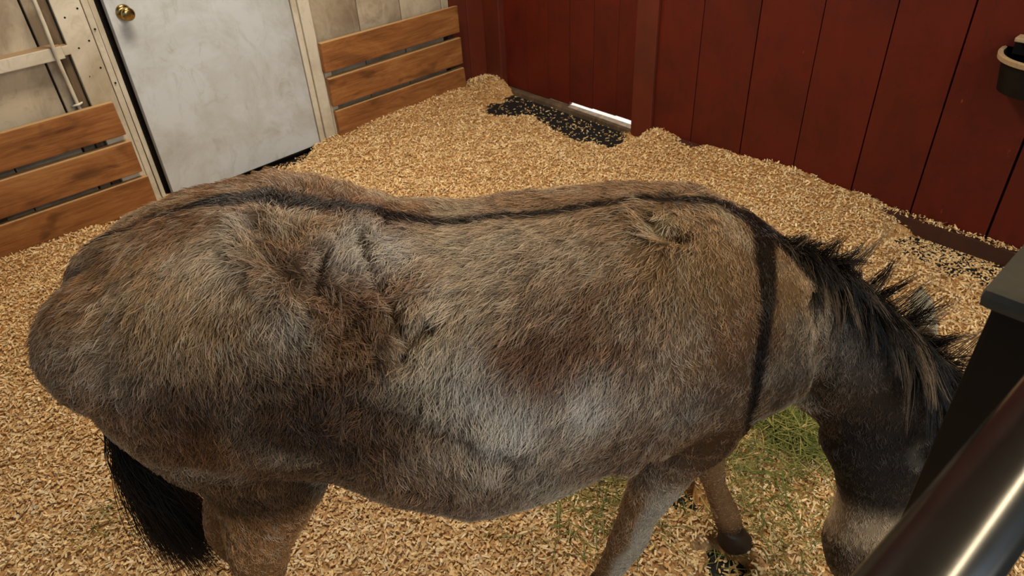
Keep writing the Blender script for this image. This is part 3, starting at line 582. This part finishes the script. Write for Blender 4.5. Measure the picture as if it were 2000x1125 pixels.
# ---- coat colour, with some sheen and shade painted in, by place on the animal
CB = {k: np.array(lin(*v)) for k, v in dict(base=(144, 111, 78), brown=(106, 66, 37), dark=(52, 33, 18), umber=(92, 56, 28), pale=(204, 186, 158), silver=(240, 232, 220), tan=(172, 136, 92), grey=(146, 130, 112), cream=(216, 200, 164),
                                            stripe=(26, 15, 9), neck=(72, 58, 46), head=(62, 53, 45), muzzle=(222, 188, 146), nose=(70, 50, 36), leg=(190, 144, 96), legpale=(238, 222, 196), rust=(176, 122, 68)).items()}
def coat(P):
    n = len(P); x, y, z = P.T
    def mixc(c, k, t): return c+(CB[k]-c)*np.clip(t, 0, 1)[:, None]
    c = np.tile(CB['base'], (n, 1))
    n1 = vnoise(P*np.array([1, 1, 0.8]), 7, 31); n2 = vnoise(P, 16, 32); n3 = vnoise(P, 3.5, 33)
    c = mixc(c, 'brown', 0.25+0.55*n1+0.40*n3)
    c = mixc(c, 'pale', sstep(0.15, 0.8, 0.7*n2-0.6*n1)*0.45)
    c = mixc(c, 'dark', sstep(0.82, 0.62, z)*sstep(-0.58, -0.70, x)*0.9)            # hind quarter below the hip, its shade painted into the colour
    c = mixc(c, 'grey', sstep(0.72, 0.60, z)*sstep(0.46, 0.52, z)*sstep(-0.60, -0.45, x)*sstep(0.0, -0.15, x)*0.75)   # lower barrel
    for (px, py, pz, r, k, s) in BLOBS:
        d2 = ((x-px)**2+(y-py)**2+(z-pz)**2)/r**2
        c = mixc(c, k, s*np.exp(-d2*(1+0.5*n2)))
    # neck, head: darkened, the shadow they lie in painted as colour
    nk = sstep(0.165, 0.215, x+0.12*(z-0.85))
    c = mixc(c, 'neck', nk*0.85); c = mixc(c, 'head', sstep(0.72, 0.62, z)*sstep(0.24, 0.30, x))
    hd = sstep(0.24, 0.28, x)
    c = mixc(c, 'muzzle', hd*sstep(0.42, 0.34, z+0.12*(x-0.40)+0.02*n2)); c = mixc(c, 'nose', hd*sstep(0.31, 0.24, z)*sstep(0.46, 0.40, x)*0.9)
    for s in (-1, 1):
        ex = np.sqrt((x-0.440)**2+(y+0.028-s*0.085)**2+(z-0.600)**2); c = mixc(c, 'grey', hd*np.exp(-((ex-0.038)/0.012)**2)*0.6)
        # legs and belly
    lg = sstep(0.50+0.10*(x > -0.4), 0.40+0.10*(x > -0.4), z)*(x < 0.25)*((x < -0.6)+(x > -0.19))
    c = mixc(c, 'leg', lg*np.where(x < -0.6, 0.75, 0.85))
    c = mixc(c, 'rust', sstep(0.62, 0.50, z)*(x < -0.6)*0.75)
    c = mixc(c, 'legpale', lg*sstep(-0.030, -0.008, x-np.interp(z, [0.1, 0.355, 0.43, 0.55], [-0.20, -0.118, -0.104, -0.066])+0.012*n2)*(x > -0.5)*(y < 0)*0.95)
    c = mixc(c, 'nose', sstep(0.13, 0.06, z)*(x < 0.25)*0.8)
    bel = sstep(0.145, 0.06, z-np.interp(x, [-0.7, -0.55, -0.43, -0.2, 0.0, 0.17], [0.56, 0.52, 0.497, 0.60, 0.655, 0.73]))*sstep(-0.06, -0.03, z-np.interp(x, [-0.7, -0.55, -0.43, -0.2, 0.0, 0.17], [0.56, 0.52, 0.497, 0.60, 0.655, 0.73]))*(np.abs(y) < 0.29)*sstep(-0.74, -0.62, x)*sstep(-0.15, -0.19, x)
    c = mixc(c, 'cream', bel*0.9)
    # dorsal stripe and shoulder cross
    wob = 0.006*vnoise(P, 9, 35)
    sw = np.interp(x, [-1.2, -0.98, -0.86, -0.74, -0.60, -0.45, -0.2, 0.0, 0.08, 0.3], [0.006, 0.005, 0.008, 0.028, 0.020, 0.010, 0.009, 0.011, 0.026, 0.030])
    on = sstep(sw+0.005, sw-0.004, np.abs(y+wob))*(z > np.interp(x, [-1.2, -1.05, 0.1, 0.3, 0.5], [0.5, 0.95, 0.90, 0.78, 0.60]))
    c = mixc(c, 'stripe', on*0.96)
    cx = np.interp(np.abs(y), [0, 0.06, 0.12, 0.17, 0.20], [0.075, 0.070, 0.062, 0.052, 0.05])+np.interp(z, [0.65, 0.8, 0.95, 1.05], [0.018, 0.0, 0.0, 0.0])
    cw = np.interp(z, [0.66, 0.72, 0.9, 0.98, 1.05], [0.001, 0.004, 0.010, 0.012, 0.022])
    cr = sstep(cw+0.006, cw-0.004, np.abs(x-cx+0.5*wob))*sstep(0.655, 0.69, z)*(np.abs(y) > 0.0)*(z > 0.6)
    c = mixc(c, 'stripe', cr*0.96)
    # ears: dark rims, pale inside
    er = (z > 0.69)*(y > 0.075)*(x > 0.38); c = mixc(c, 'cream', er*0.85)
    c = mixc(c, 'stripe', (y > 0.142)*(z > 0.7)*(x > 0.38)*0.8)
    return np.clip(c, 0.004, 1)
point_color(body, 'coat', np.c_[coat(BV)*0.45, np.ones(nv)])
md = Mat('hide', 0.85, 0.15); a_ = md.node('ShaderNodeAttribute', attribute_name='coat'); md.color(a_.outputs['Color'])
donkey = link('donkey', body, md.m, None, True); donkey.location = DON; donkey.rotation_euler = (0, 0, DROT)
tag(donkey, 'shaggy brown grey donkey with dark back cross, head down, standing in pine shavings', 'donkey')

# ---- coat hair
def hair(name, pts, radius, cols, mat, parent):
    """pts (n,k,3), radius (n,k), cols (n,3)"""
    n, k = pts.shape[:2]
    cv = bpy.data.hair_curves.new(name); cv.add_curves([k]*n)
    cv.attributes['position'].data.foreach_set('vector', pts.astype(np.float32).ravel())
    ra = cv.attributes.get('radius') or cv.attributes.new('radius', 'FLOAT', 'POINT')
    ra.data.foreach_set('value', radius.astype(np.float32).ravel())
    ca = cv.attributes.new('tone', 'FLOAT_COLOR', 'CURVE'); ca.data.foreach_set('color', np.c_[cols, np.ones(n)].astype(np.float32).ravel())
    cv.materials.append(mat); o = bpy.data.objects.new(name, cv); COL.objects.link(o)
    if parent: o.parent = parent
    return o
def hair_mat(name, tip=1.5, rough=0.45, pale=0.0, spec=0.25):
    m = Mat(name, rough, spec)
    at = m.node('ShaderNodeAttribute', attribute_name='tone'); ci_ = m.node('ShaderNodeHairInfo')
    bw = m.node('ShaderNodeRGBToBW'); m.l.new(at.outputs['Color'], bw.inputs[0])
    pf = m.node('ShaderNodeMath', operation='MULTIPLY_ADD', use_clamp=True); m.l.new(bw.outputs[0], pf.inputs[0]); pf.inputs[1].default_value = pale*9; pf.inputs[2].default_value = -pale*0.45
    c = m.mix(m.ramp(ci_.outputs['Intercept'], [(0.0, G3(0)), (1.0, G3(1))]), m.mix(1.0, at.outputs['Color'], G3(0.36), 'MULTIPLY'), m.mix(pf.outputs[0], m.mix(1.0, at.outputs['Color'], G3(tip), 'MULTIPLY'), lin(196, 180, 156)))
    m.color(c); return m.m
body.calc_loop_triangles(); nt_ = len(body.loop_triangles)
TI = np.empty(nt_*3, np.int32); body.loop_triangles.foreach_get('vertices', TI); TI = TI.reshape(-1, 3)
A_, B_, C_ = BV[TI[:, 0]], BV[TI[:, 1]], BV[TI[:, 2]]
cen = (A_+B_+C_)/3; nrm = BN[TI].mean(1); nrm /= np.linalg.norm(nrm, axis=1)[:, None]+1e-9
ar = np.linalg.norm(np.cross(B_-A_, C_-A_), axis=1)/2
eyeL = np.array([math.cos(-DROT)*(0-DON[0])-math.sin(-DROT)*(0-DON[1]), math.sin(-DROT)*(0-DON[0])+math.cos(-DROT)*(0-DON[1]), EYE])
facing = ((eyeL-cen)*nrm).sum(1)/np.linalg.norm(eyeL-cen, axis=1)
wt = ar*np.where(cen[:, 1] > 0.12, 0.45, 1.0)*np.where(facing < -0.35, 0.35, 1.0)      # the unseen far side is thinner coated
NC = 44000; PER = 8
tri = rng.choice(nt_, NC, p=wt/wt.sum())
u_, v_ = rng.random(NC), rng.random(NC); fl = u_+v_ > 1; u_[fl], v_[fl] = 1-u_[fl], 1-v_[fl]
cp = A_[tri]+(B_-A_)[tri]*u_[:, None]+(C_-A_)[tri]*v_[:, None]; cnm = nrm[tri]
n_ = len
def flow(P, N):
    x, y, z = P.T
    a = np.interp(x, [-1.15, -0.95, -0.4, -0.2, -0.05, 0.1], [0.7, 1.0, 1.0, 0.7, 0.25, 0.1])*sstep(0.45, 0.8, z)
    b = np.interp(z, [0.4, 0.7, 1.0, 1.1], [1.5, 1.1, 0.55, 0.25])
    d = np.stack([-a, np.sign(y)*0.30*sstep(0.9, 1.06, z), -b], 1)
    hd = (x > 0.2); d[hd] = np.stack([0.1*np.ones(hd.sum()), -0.2*np.ones(hd.sum()), -np.ones(hd.sum())], 1)
    d -= N*(d*N).sum(1)[:, None]; d /= np.linalg.norm(d, axis=1)[:, None]+1e-9
    acc = d*0.12; wsum = np.full(n_(P), 0.12)
    for (fx, fy, fz, dx, dy, dz) in FLOW:
        g = np.exp(-((x-fx)**2+(y-fy)**2+(z-fz)**2)/0.065**2)*(y < 0.1); acc = acc+g[:, None]*np.array([dx, dy, dz]); wsum = wsum+g
    d = acc-N*(acc*N).sum(1)[:, None]; d /= np.linalg.norm(d, axis=1)[:, None]+1e-9
    L = loin(P); shag = sstep(0.42, 0.6, z)*(x < 0.15)
    ang = (0.55*vnoise(P, 5, 41)+0.35*vnoise(P, 14, 42))*shag+0.7*L*vnoise(P, 9, 43)+0.9*L*vnoise(P, 26, 44)+0.2*vnoise(P, 30, 45)
    ca, sa = np.cos(ang)[:, None], np.sin(ang)[:, None]
    return d*ca+np.cross(N, d)*sa
cd_ = flow(cp, cnm); cl = loin(cp)
x, y, z = cp.T
ln = np.where(x > 0.26, 0.014, np.interp(z, [0.0, 0.35, 0.5, 0.7, 1.1], [0.008, 0.009, 0.018, 0.024, 0.027]))*(1+0.25*vnoise(cp, 8, 46))
ln *= 1-0.42*sstep(-0.16, 0.0, x)*(x < 0.26); ln *= 1-0.12*cl
ln = np.where((np.abs(y) < 0.14)&(z > 0.98)&(y > -0.03), ln*1.2, ln)
lift = 0.28+0.15*rng.standard_normal(NC)+0.45*cl+0.10*vnoise(cp, 11, 47)
ccol = np.exp(0.36*rng.standard_normal(NC))[:, None]
palec = rng.random(NC) < 0.13
# hairs of each clump
n = NC*PER; rep = lambda A: np.repeat(A, PER, 0)
T = rep(cd_); N_ = rep(cnm); Bt = np.cross(N_, T)
spread = np.where(rep(x) > 0.26, 0.004, 0.0065)
oa = rng.normal(0, 1, n)*spread; ob = rng.normal(0, 1, n)*spread
root = rep(cp)+T*oa[:, None]+Bt*ob[:, None]-N_*0.0015
ang = rng.normal(0, 0.16, n); D = T*np.cos(ang)[:, None]+Bt*np.sin(ang)[:, None]
L_ = rep(ln)*rng.uniform(0.65, 1.2, n); lf = np.clip(rep(lift)+rng.normal(0, 0.08, n), 0.06, 1.3)
K = 5; s = np.linspace(0, 1, K)
pts = np.zeros((n, K, 3)); cbend = rep(rng.normal(0, 0.25, NC)+0.5*cl*rng.normal(0, 1, NC))
for k, q in enumerate(s):
    along = L_*q*np.cos(lf*0.8); h = L_*np.sin(lf)*(q-0.55*q*q)
    side = L_*cbend*q*q*0.6-ob*0.62*q*q
    pts[:, k] = root+D*along[:, None]+N_*h[:, None]+Bt*side[:, None]
rad = (0.00046*np.array([1.0, 1.0, 0.85, 0.6, 0.2]))[None]*rng.uniform(0.7, 1.25, n)[:, None]*np.where(rep(x) > 0.26, 0.8, 1.0)[:, None]
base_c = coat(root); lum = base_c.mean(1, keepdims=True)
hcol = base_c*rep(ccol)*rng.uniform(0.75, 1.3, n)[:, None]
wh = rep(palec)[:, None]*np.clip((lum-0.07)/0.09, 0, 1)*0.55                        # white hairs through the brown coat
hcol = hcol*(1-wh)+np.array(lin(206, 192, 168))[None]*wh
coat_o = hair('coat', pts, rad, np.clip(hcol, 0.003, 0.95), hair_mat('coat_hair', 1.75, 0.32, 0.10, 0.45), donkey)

# ---- mane: dark locks from the crest, the lower ones falling over the near side
crest = np.array([(0.10, 0, 1.012), (0.16, 0, 0.985), (0.228, -0.004, 0.938), (0.30, -0.012, 0.872), (0.37, -0.02, 0.798), (0.43, -0.024, 0.735), (0.47, -0.028, 0.685), (0.49, -0.03, 0.64)])
NL, PL, K = 420, 16, 8
tq = np.sort(rng.random(NL))*(len(crest)-1.001); ki = tq.astype(int); fr = (tq-ki)[:, None]
c0 = crest[ki]*(1-fr)+crest[ki+1]*fr; frac = tq/(len(crest)-1)
up_ = rng.random(NL) < np.interp(frac, [0, 0.25, 0.6, 1], [0.12, 0.22, 0.18, 0.10])
mlen = np.interp(frac, [0, 0.2, 0.5, 1], [0.06, 0.09, 0.14, 0.16])*rng.uniform(0.7, 1.2, NL)
s = np.linspace(0, 1, K)
P_m = np.zeros((NL*PL, K, 3)); R_m = np.zeros((NL*PL, K)); C_m = np.zeros((NL*PL, 3))
for i in range(NL):
    outd = np.array([0.45, 0, 0.85])
    sidey = -1.0 if rng.random() < 0.82 else 0.7
    if up_[i]:
        d0 = outd*0.8+np.array([rng.normal(0.15, 0.3), rng.normal(-0.2, 0.35), rng.normal(0, 0.2)]); grav = rng.uniform(-0.3, 0.8); Ln = mlen[i]*rng.uniform(0.4, 0.85)
    else:
        d0 = outd*0.55+np.array([rng.normal(-0.1, 0.2), sidey*rng.uniform(0.5, 0.9), 0.0]); grav = rng.uniform(1.6, 2.4); Ln = mlen[i]
    d0 /= np.linalg.norm(d0)
    curl = rng.normal(0, 0.35, 3)
    rootj = c0[i]+np.c_[rng.normal(0, 0.008, PL), rng.normal(0, 0.011, PL), rng.normal(0, 0.005, PL)]
    ll = Ln*rng.uniform(0.75, 1.1, PL)
    for k, q in enumerate(s):
        off = d0*q+np.array([0.12, 0, -1.0])*grav*0.5*q*q+curl*0.3*q*q
        jit = (rootj-c0[i])*(1-0.75*q)
        P_m[i*PL:(i+1)*PL, k] = c0[i]+jit+off[None]*ll[:, None]+rng.normal(0, 0.0012, (PL, 3))*q
    R_m[i*PL:(i+1)*PL] = 0.00055*np.array([1, 1, 1, 0.95, 0.85, 0.7, 0.5, 0.2])
    tone = np.array(lin(34, 26, 20))*rng.uniform(0.6, 1.5) if rng.random() < 0.75 else np.array(lin(128, 104, 78))*rng.uniform(0.7, 1.2)
    C_m[i*PL:(i+1)*PL] = tone*rng.uniform(0.8, 1.2, (PL, 1))
# keep fallen locks outside the neck
ax_p = np.array([c for c, *_ in NK]); ax_r = np.array([q[2] for q in NK])
flat = P_m.reshape(-1, 3)
dd = ((flat[:, None, :]-ax_p[None])**2).sum(2); w_ = 1/(dd+1e-4)**2; w_ /= w_.sum(1)[:, None]
hw_ = (w_*ax_r[None]).sum(1)+0.012; cy_ = (w_*ax_p[None, :, 1]).sum(1)
inside = (np.abs(flat[:, 1]-cy_) < hw_)
czx = np.interp(flat[:, 0], crest[:, 0], crest[:, 2]); below = np.clip((czx-0.012-flat[:, 2])/0.05, 0, 1)
sgn = np.where(flat[:, 1] < cy_, -1, 1)
flat[:, 1] = np.where(inside, flat[:, 1]*(1-below)+(cy_+sgn*hw_)*below, flat[:, 1])
hair('mane', P_m, R_m, C_m, hair_mat('mane_hair', 1.1, 0.4), donkey)['label'] = 'dark tousled mane'

# ---- tail tuft
n = 2600; K = 8; s = np.linspace(0, 1, K)
t0 = rng.random(n)**1.2; r_ = np.array([-1.17, 0.0, 0.66])[None]+np.array([-0.006, 0, -0.11])*t0[:, None]+rng.normal(0, 0.012, (n, 3))
endp = np.array([-1.135, 0.0, 0.17])[None]+np.c_[rng.normal(0, 0.035, n), rng.normal(0, 0.022, n), rng.normal(0, 0.035, n)]
endp[:, 2] += 0.30*rng.random(n)**3
lock = rng.integers(0, 26, n); lo = rng.normal(0, 0.022, (26, 3)); endp[:, :] += lo[lock]
P_t = np.zeros((n, K, 3)); bow = rng.normal(0, 0.012, (n, 3))
for k, q in enumerate(s):
    P_t[:, k] = r_*(1-q)+endp*q+(np.array([-0.02, 0, 0])+bow)*np.sin(math.pi*q)[..., None]+rng.normal(0, 0.0012, (n, 3))*q
hair('tail_tuft', P_t, np.tile(0.0007*np.array([1, 1, 1, 1, 0.9, 0.75, 0.5, 0.2]), (n, 1)), np.array(lin(26, 18, 13))[None]*rng.uniform(0.6, 1.5, (n, 1)), hair_mat('tail_hair', 1.0, 0.4), donkey)['label'] = 'dark brown tail tuft'

# ---- hooves, eyes
for (hx, hy) in ((-0.865, -0.15), (-0.96, -0.04), (-0.188, -0.125), (0.192, 0.118)):
    bm = bmesh.new()
    ring_loft(bm, [((hx-0.012, hy, 0.062), (0, 1, 0), (1, 0, -0.3), 0.031, 0.036, 0.032), ((hx-0.008, hy, 0.055), (0, 1, 0), (1, 0, -0.3), 0.035, 0.040, 0.035),
                   ((hx, hy, 0.030), (0, 1, 0), (1, 0, -0.15), 0.038, 0.046, 0.037), ((hx+0.006, hy, 0.0), (0, 1, 0), (1, 0, 0), 0.042, 0.054, 0.040), ((hx+0.006, hy, -0.004), (0, 1, 0), (1, 0, 0), 0.040, 0.052, 0.038)], 24)
    link('hoof', fin(bm, 'hoof'), M['hoof'], donkey, True)
for s_ in (-1, 1):
    bm = bmesh.new(); bmesh.ops.create_uvsphere(bm, u_segments=20, v_segments=12, radius=0.021)
    e_ = link('eye', fin(bm, 'eye'), M['eye'], donkey, True); e_.location = (0.442, -0.028+s_*0.074, 0.598)

# ------------------------------------------------------------------ stall front: glossy rail, black post with grey cap
gt = tag(empty('stall_gate', (0.80, 0.05, FLOOR)), 'black metal stall front post with grey cap and glossy dark top rail nearest the camera', 'gate')
RZ = 1.22
def gobj(name, me, mat, smooth=False):
    o = link(name, me, mat, gt, smooth); o.location = (-0.80, -0.05, -FLOOR); return o
gobj('top_rail', tube_mesh('top_rail', [(x, 0.026-0.05*(x-0.35), RZ) for x in (-1.6, -0.5, 0.3, 0.6, 0.9, 1.5, XW-0.01)], 0.034, 40), M['rail_metal'], True)
bm = bmesh.new(); box(bm, 0.822, 0.96, -0.02, 0.116, FLOOR, 1.165, bev=0.006); gobj('post', fin(bm, 'post'), M['black_metal'])
bm = bmesh.new(); box(bm, 0.800, 0.985, -0.045, 0.128, 1.160, 1.186, bev=0.010); gobj('post_cap', fin(bm, 'post_cap'), M['cap'])
